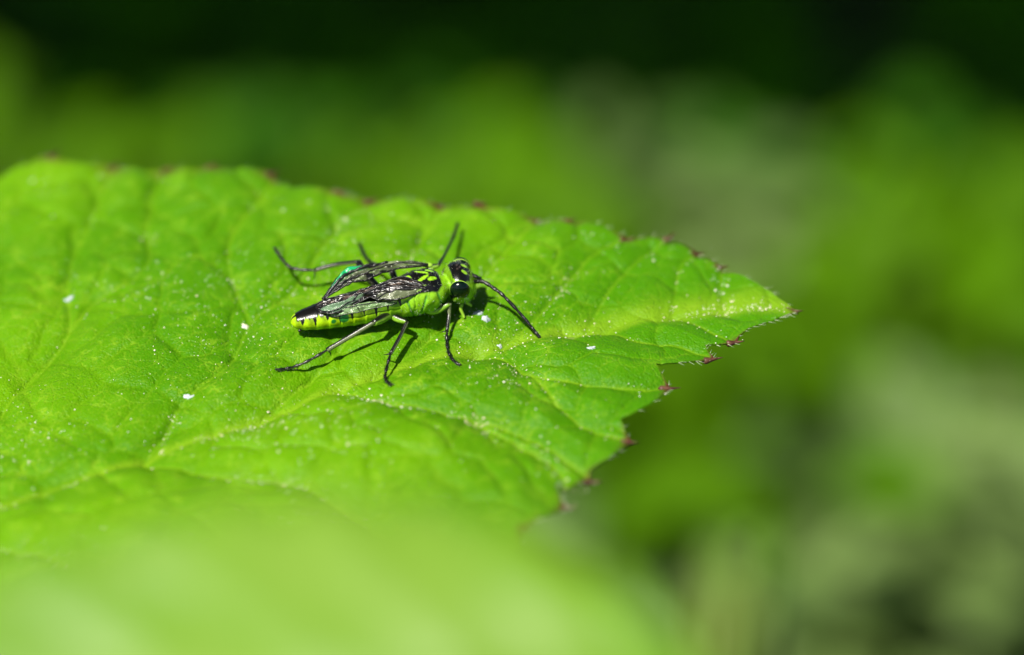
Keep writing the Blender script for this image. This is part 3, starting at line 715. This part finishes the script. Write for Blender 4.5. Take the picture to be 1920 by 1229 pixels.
# eyes and ocelli
k = NT('compound_eye'); k.b.inputs['Base Color'].default_value = (0.0008, 0.006, 0.003, 1); k.b.inputs['Roughness'].default_value = 0.18; k.b.inputs['Specular IOR Level'].default_value = 0.45
k.b.inputs['Coat Weight'].default_value = 0.0; k.b.inputs['Coat Roughness'].default_value = 0.1
fr = k.n('ShaderNodeLayerWeight', Blend=0.45); 
vo = k.n('ShaderNodeTexVoronoi', Scale=220.0); tc = k.n('ShaderNodeTexCoord'); k.l(tc.outputs['Object'], vo.inputs['Vector'])
bp = k.n('ShaderNodeBump', Strength=0.12, Distance=0.002); k.l(vo.outputs['Distance'], bp.inputs['Height']); k.l(bp.outputs[0], k.b.inputs['Normal'])
M['eye'] = k.m
def eye(sgn):
    c = (np.array([-2.42, .90, 2.20]) + np.array([0, -sgn * 0.86, 0])) * 0.1 - ORG
    ax = [np.array([.47, 0, -.05]) * .1, np.array([0, -sgn * .36, .06]) * .1, np.array([.03, 0, .50]) * .1]
    v, f = ellipsoid(c, ax, 32, 22); mesh_obj('eye', v, f, M['eye'], fly)
    ring = []                                                        # pale rim round the eye
    for a in np.linspace(0, 2 * math.pi, 41): ring.append(c + ax[0] * 0.98 * math.cos(a) + ax[2] * 0.98 * math.sin(a) - ax[1] * 0.05)
    v, f, _ = tube(ring, [0.0026] * 41, 8); mesh_obj('eye_rim', v, f, M['rim'], fly)
M['rim'] = simple_mat('eye_rim', (0.25, 0.44, 0.04), 0.4, 0.4)
eye(1); eye(-1)
M['ocellus'] = simple_mat('ocellus', (0.03, 0.02, 0.015), 0.08, 0.8)
for x, b in ((-2.42, 0), (-2.55, .14), (-2.55, -.14)):
    ph = math.asin(b / 1.1); c = body_surface(x, ph, 0.0); v, f = ellipsoid(c, [(.007, 0, 0), (0, .007, 0), (0, 0, .007)], 12, 8); mesh_obj('ocellus', v, f, M['ocellus'], fly)

# antennae: nine jointed segments on a scape; the left one is broken short
def antenna(pts, r0, r1, nseg, cut=None):
    P = catmull([fp(*p) for p in pts], nseg * 6 + 1); n = len(P); parts_r = []
    for i in range(n):
        f = (i % 6) / 6.0; s = i / (n - 1); b = r0 + (r1 - r0) * s
        parts_r.append(b * (0.84 + 0.30 * f if i % 6 else 0.70)); 
    parts_r[-1] *= 0.4
    v, f, a = tube(P, parts_r, 12); return mesh_obj('antenna', v, f, M['black'], fly)
antenna([(886, 529, 2.0), (895, 528, 2.2), (907, 529, 2.3), (926, 541, 2.15), (946, 557, 1.9), (982, 596, 1.15), (1015, 637, .4)], .0108, .0074, 9)
antenna([(880, 518, 2.1), (888, 517, 2.25), (895, 521, 2.2), (901, 523, 2.05)], .0105, .009, 3)
# face: clypeus, mandible palps
v, f = ellipsoid(fp(886, 541, 1.6), [(.018, 0, 0), (0, .04, 0), (-.006, 0, .035)], 18, 12); mesh_obj('clypeus', v, f, M['rim'], fly)
for pts in ([(866, 570, 1.25), (864, 580, 1.0), (868, 590, .75), (871, 597, .6)], [(873, 566, 1.3), (880, 571, 1.1), (884, 574, 1.0)], [(880, 556, 1.3), (889, 560, 1.1)]):
    P = catmull([fp(*p) for p in pts], 10); v, f, _ = tube(P, np.linspace(.009, .0055, 10), 8); mesh_obj('palp', v, f, M['palp'] if 'palp' in M else M.setdefault('palp', simple_mat('palp', (0.26, 0.45, 0.03), 0.4, 0.4)), fly)

# legs: femur, tibia, tarsus as one jointed mesh each; green below, black along the upper side
def leg(segs, spur=None, claw=True):
    """segs: list of (points, radii, green share)"""
    V, F, C, o = [], [], [], 0
    for pts, radii, gshare in segs:
        P = catmull(pts, 16); rr = np.interp(np.linspace(0, 1, 16), np.linspace(0, 1, len(radii)), radii) * 0.1
        v, f, a = tube(P, rr, 14, up=(-0.1, 0.75, 0.62)); 
        c = np.cos(a)[:, None]; g = np.array([0.22, 0.42, 0.03]) if gshare > 0.55 else np.array([0.14, 0.165, 0.08])
        t = smoothstep(-0.25 + (gshare - 0.5) * 1.6, 0.1 + (gshare - 0.5) * 1.6, c)
        C.append(g * (1 - t) + BLK * t); V.append(v); F += [tuple(i + o for i in q) for q in f]; o += len(v)
    L = mesh_obj('leg', np.vstack(V), F, M['leg'], fly, attrs={'pigment_and_glint': np.vstack(C)})
    for pts in (spur or []):
        P = [fp(*p) for p in pts]; v, f, _ = tube(P, np.linspace(.0042, .001, len(P)), 6); mesh_obj('spur', v, f, M['black'], L)
    if claw:
        e = segs[-1][0][-1]; d = e - segs[-1][0][-2]; d = d / np.linalg.norm(d)
        for s in (-1, 1):
            q = np.cross(d, (0, 0, 1.0)); q /= (np.linalg.norm(q) + 1e-9)
            P = [e - d * .004, e + d * .008 + q * .006 * s + (0, 0, .004), e + d * .014 + q * .008 * s - (0, 0, .003)]
            v, f, _ = tube(catmull(P, 6), np.linspace(.0045, .001, 6), 6); mesh_obj('claw', v, f, M['black'], L)
    return L
def tarsus(pts):
    """five short joints"""
    P = catmull(pts, 6); return [([P[i], P[i + 1]], (.045, .06, .085 if i < 4 else .09, .06), 0.12) for i in range(5)]
# near (right) fore, mid, hind
leg([([fp(788, 577, 1.35), fp(815, 583, 1.2), fp(843, 570, 1.55)], (.15, .19, .17, .11), .62), ([fp(843, 569, 1.55), fp(842, 590, 1.05), fp(838, 622, .62)], (.10, .09, .095, .09), .5)] + tarsus([fp(838, 622, .62), fp(838, 648, .35), foot(845, 671, .12), foot(860, 684, .06)]), spur=[[(838, 621, .62), (831, 622, .5), (824, 624, .4)]])
leg([([fp(730, 588, 1.2), fp(745, 598, 1.15), fp(763, 604, 1.15)], (.14, .18, .16, .11), .6), ([fp(763, 604, 1.15), fp(750, 632, .85), fp(732, 664, .55)], (.10, .09, .095, .09), .48)] + tarsus([fp(732, 664, .55), fp(724, 694, .3), foot(722, 712, .14), foot(733, 722, .06)]), spur=[[(732, 664, .55), (724, 665, .45), (718, 666, .36)]])
leg([([fp(738, 583, 1.2), fp(720, 596, 1.35), fp(701, 606, 1.55)], (.17, .22, .21, .15), .6), ([fp(702, 604, 1.58), fp(662, 628, 1.1), fp(613, 657, .6)], (.105, .115, .115, .12), .5)] + tarsus([fp(613, 657, .6), fp(575, 679, .3), foot(545, 690, .14), foot(521, 694, .06)]), spur=[[(616, 657, .6), (620, 664, .4), (620, 668, .3)]])
# far (left) fore (raised), mid, hind (raised)
leg([([fp(800, 520, 1.5), fp(808, 503, 1.8), fp(822, 498, 1.9)], (.15, .16, .1), .6), ([fp(822, 498, 1.9), fp(836, 474, 1.6), fp(848, 449, 1.4)], (.08, .07, .07), .2)] + tarsus([fp(848, 449, 1.4), fp(854, 435, 1.3), fp(858, 420, 1.2)]))
leg([([fp(745, 540, 1.5), fp(735, 510, 1.8), fp(722, 499, 1.9)], (.14, .17, .11), .5), ([fp(722, 499, 1.9), fp(708, 497, 1.5), fp(696, 493, 1.2)], (.09, .085, .09), .15)] + tarsus([fp(696, 493, 1.2), foot(686, 484, .5), foot(679, 471, .25), foot(674, 458, .1)]))
leg([([fp(715, 545, 1.5), fp(690, 520, 2.0), fp(672, 492, 2.1)], (.15, .2, .15), .25), ([fp(672, 491, 2.1), fp(632, 496, 1.7), fp(590, 507, 1.35)], (.09, .1, .1, .1), .35)] + tarsus([fp(590, 507, 1.35), fp(552, 505, 1.3), fp(532, 491, 1.35), fp(516, 467, 1.5)]), spur=[[(591, 508, 1.3), (590, 517, 1.1), (588, 524, 1.0)]])

# fine pale hairs on thorax, head and legs
def hairs():
    parts = []
    rg = np.random.default_rng(4)
    for _ in range(380):
        x = rg.uniform(-5.4, -1.85); ph = rg.uniform(-2.4, 2.4); p = body_surface(x, ph); q = body_surface(x, ph, 0.3)
        d = q - p; d /= np.linalg.norm(d); d = d + rg.normal(0, .35, 3); d /= np.linalg.norm(d); ln = rg.uniform(.005, .014)
        v, f, _ = tube([p - d * .001, p + d * ln], [.0008, .0002], 3); parts.append((v, f))
    V, F = merge(parts); o = mesh_obj('body_hairs', V, F, M['hair'], body); o['kind'] = 'stuff'
    for L in [c for c in fly.children if c.name.split('.')[0] == 'leg']:
        parts = []; n = len(L.data.vertices); N = L.data.vertices
        for _ in range(170):
            i = int(rg.integers(14 * 17, n)); p = np.array(N[i].co); d = np.array(N[i].normal) + rg.normal(0, .3, 3); d /= np.linalg.norm(d); ln = rg.uniform(.004, .010)
            v, f, _ = tube([p - d * .001, p + d * ln], [.0010, .0003], 3); parts.append((v, f))
        V, F = merge(parts); o = mesh_obj('leg_bristles', V, F, M['black'], L); o['kind'] = 'stuff'
hairs()

# wings
def wing_mat(name, col, col2, alpha, rough=0.2):
    k = NT(name); tc = k.n('ShaderNodeTexCoord'); a = k.attr('pigment_and_glint')
    nz = k.n('ShaderNodeTexNoise', Scale=26.0, Detail=4.0, Roughness=0.55); k.l(tc.outputs['Object'], nz.inputs['Vector'])
    n2 = k.n('ShaderNodeTexNoise', Scale=16.0, Detail=3.0); k.l(tc.outputs['Object'], n2.inputs['Vector'])
    k.l(a.outputs['Color'], k.b.inputs['Base Color']); k.b.inputs['Roughness'].default_value = rough; k.b.inputs['Specular IOR Level'].default_value = 0.6
    b1 = k.n('ShaderNodeBump', Strength=1.0, Distance=0.016); k.l(nz.outputs[0], b1.inputs['Height']); k.l(b1.outputs[0], k.b.inputs['Normal'])
    tr = k.n('ShaderNodeBsdfTransparent'); tr.inputs[0].default_value = (0.85, 0.85, 0.7, 1)
    ms = k.n('ShaderNodeMixShader'); al = k.attr('opacity')
    k.l(al.outputs['Fac'], ms.inputs[0]); k.l(tr.outputs[0], ms.inputs[1]); k.l(k.b.outputs[0], ms.inputs[2]); k.l(ms.outputs[0], k.o.inputs['Surface'])
    return k.m
M['wing'] = wing_mat('wing_membrane', None, None, 0.8, 0.17)
def wing(lead, trail, pattern, veins, crumple=0.010, seed=0, nL=90, nW=26):
    A = catmull([fp(*p) for p in lead], nL); B = catmull([fp(*p) for p in trail], nL)
    V, C, O = [], [], []
    for i in range(nL):
        for j in range(nW):
            t = j / (nW - 1); s = i / (nL - 1); p = A[i] * (1 - t) + B[i] * t
            bul = math.sin(math.pi * t) * 0.018 * math.sin(math.pi * min(1, s * 1.1))
            cr = crumple * ((vnoise(np.array([s * 26 + 3]), np.array([t * 6 + 2]), seed)[0] - 0.5) + 0.6 * math.sin(t * 22 + 3 * math.sin(s * 5)) * (0.3 + 0.7 * s)) * math.sin(math.pi * min(1, max(0, s)))
            V.append(p + np.array([0, 0, bul + cr])); c, o = pattern(s, t); C.append(c); O.append(o)
    F = [(i * nW + j, i * nW + j + 1, (i + 1) * nW + j + 1, (i + 1) * nW + j) for i in range(nL - 1) for j in range(nW - 1)]
    V = np.array(V); o = mesh_obj('wing', V, F, M['wing'], fly, attrs={'pigment_and_glint': np.array(C), 'opacity': np.array(O)})
    so = o.modifiers.new('thickness', 'SOLIDIFY'); so.thickness = 0.0012
    for pts, r in veins:                                             # wing veins follow the membrane: (s, t) pairs
        pts = catmull(np.array(pts, float), max(8, len(pts) * 8)); path = []
        for s, t in pts:
            fi, fj = np.clip(s, 0, 1) * (nL - 1), np.clip(t, 0, 1) * (nW - 1); i, j = int(min(fi, nL - 2)), int(min(fj, nW - 2)); a, b = fi - i, fj - j
            q = (V[i * nW + j] * (1 - a) + V[(i + 1) * nW + j] * a) * (1 - b) + (V[i * nW + j + 1] * (1 - a) + V[(i + 1) * nW + j + 1] * a) * b
            path.append(q + np.array([0, 0, 0.002]))
        v, f, _ = tube(path, [r] * len(path), 7); mesh_obj('wing_vein', v, f, M['black'], o)
    return o
BRN = np.array([0.005, 0.0035, 0.003]); SMOKE = np.array([0.17, 0.20, 0.11]); TEAL_SHEEN = np.array([0.01, 0.30, 0.10])
def noise1(s, t, k, sd): return float(vnoise(np.array([s * k + 5]), np.array([t * k * 0.5 + 5]), sd)[0])
def pat_near(s, t):
    cell = float(smoothstep(1.1, 0.85, math.hypot((s - 0.24) / 0.20, (t - 0.17) / 0.16)))
    cell2 = float(smoothstep(1.1, 0.85, math.hypot((s - 0.74) / 0.16, (t - 0.28) / 0.22)))
    n = noise1(s, t, 22, 11); c = BRN * (0.35 + 1.6 * n); c = c + np.array([0.16, 0.11, 0.08]) * max(0, n - 0.68) * 2.2; o = 0.97  # brownish flecks painted in as highlights on the wing folds
    c = c * (1 - cell) + SMOKE * cell; o = o * (1 - cell) + 0.55 * cell
    c = c * (1 - cell2) + np.array([0.2, 0.33, 0.2]) * cell2; o = o * (1 - cell2) + 0.5 * cell2
    return c, o
def pat_far(s, t):
    n = noise1(s, t, 18, 23); c = SMOKE * (0.25 + 1.2 * n); o = 0.35 + 0.5 * n
    teal = float(smoothstep(0.42, 0.55, s)) * float(smoothstep(0.62, 0.35, t)) * float(smoothstep(0.97, 0.85, s)); c = c * (1 - teal) + TEAL_SHEEN * teal; o = o * (1 - teal) + 0.95 * teal  # teal sheen of the thin membrane put straight into its colour
    dk = float(smoothstep(0.55, 0.75, t)) * float(smoothstep(0.5, 0.62, n)); c = c * (1 - dk) + BRN * dk; o = max(o, 0.9 * dk)
    return c, o
def pat_hind(s, t):
    n = noise1(s, t, 16, 31); return np.array([0.22, 0.36, 0.16]) * (0.5 + n), 0.30 + 0.3 * n
wing([(806, 546, 2.45), (790, 549, 2.4), (760, 559, 2.3), (730, 564, 2.25), (705, 563, 2.2), (688, 562, 2.1), (660, 573, 1.95), (625, 588, 1.75), (603, 586, 1.65), (592, 577, 1.65)],
     [(803, 543, 2.48), (792, 532, 2.66), (774, 525, 2.74), (750, 521, 2.68), (715, 531, 2.5), (680, 545, 2.3), (650, 553, 2.15), (620, 560, 1.95), (600, 567, 1.8), (592, 573, 1.7)],
     pat_near, [([(0, 0), (.2, .0), (.5, .0), (.8, .0), (1, 0)], .0045), ([(.02, .2), (.15, .38), (.3, .36), (.44, .12), (.5, .02)], .0032), ([(0, .3), (.3, .5), (.6, .45), (.85, .5), (1, .5)], .003), ([(.5, .03), (.6, .2), (.75, .1), (.92, .12)], .003), ([(.02, .6), (.4, .75), (.8, .7), (.97, .7)], .0028), ([(0, 1), (.5, 1), (1, 1)], .003), ([(.6, .45), (.66, .2)], .0025), ([(.3, .5), (.36, .75)], .0025)], seed=3, crumple=0.016)
wing([(803, 496, 2.6), (775, 492, 2.65), (740, 491, 2.65), (705, 496, 2.65), (675, 500, 2.6), (650, 505, 2.5), (633, 520, 2.35), (618, 542, 2.1), (604, 562, 1.9)],
     [(801, 499, 2.6), (775, 501, 2.72), (740, 505, 2.7), (710, 515, 2.65), (690, 523, 2.6), (665, 530, 2.5), (645, 540, 2.35), (625, 550, 2.15), (606, 563, 1.9)],
     pat_far, [([(0, 0), (.3, .0), (.6, .0), (.8, .0), (1, 0)], .003), ([(.3, .3), (.45, .30), (.6, .42), (.8, .45), (1, .5)], .0075), ([(0, .5), (.3, .6), (.6, .75), (1, .6)], .0035), ([(0, 1), (.5, 1), (1, 1)], .0045), ([(.42, .02), (.44, .32)], .006)], seed=5, crumple=0.014)
wing([(745, 570, 2.05), (700, 580, 1.88), (660, 589, 1.72), (625, 594, 1.55), (600, 590, 1.5)],
     [(745, 560, 2.15), (700, 566, 2.02), (660, 571, 1.85), (625, 576, 1.7), (602, 582, 1.55)],
     pat_hind, [([(0, 0), (.5, 0), (1, 0)], .002), ([(.05, .5), (.5, .45), (1, .5)], .002), ([(.4, .0), (.45, .46)], .0018)], seed=9, crumple=0.006)
# tegulae where the wings are hinged, and the ovipositor tip
for u, v, h in ((808, 538, 2.45), (803, 498, 2.5)):
    vv, ff = ellipsoid(fp(u, v, h), [(.022, 0, 0), (0, .014, 0), (0, 0, .012)], 14, 10); mesh_obj('tegula', vv, ff, M['rim'], fly)
P = catmull([fp(575, 612, .85), fp(565, 617, .75), fp(560, 622, .7)], 6); vv, ff, _ = tube(P, np.linspace(.012, .005, 6), 8); mesh_obj('ovipositor', vv, ff, M['black'], fly)
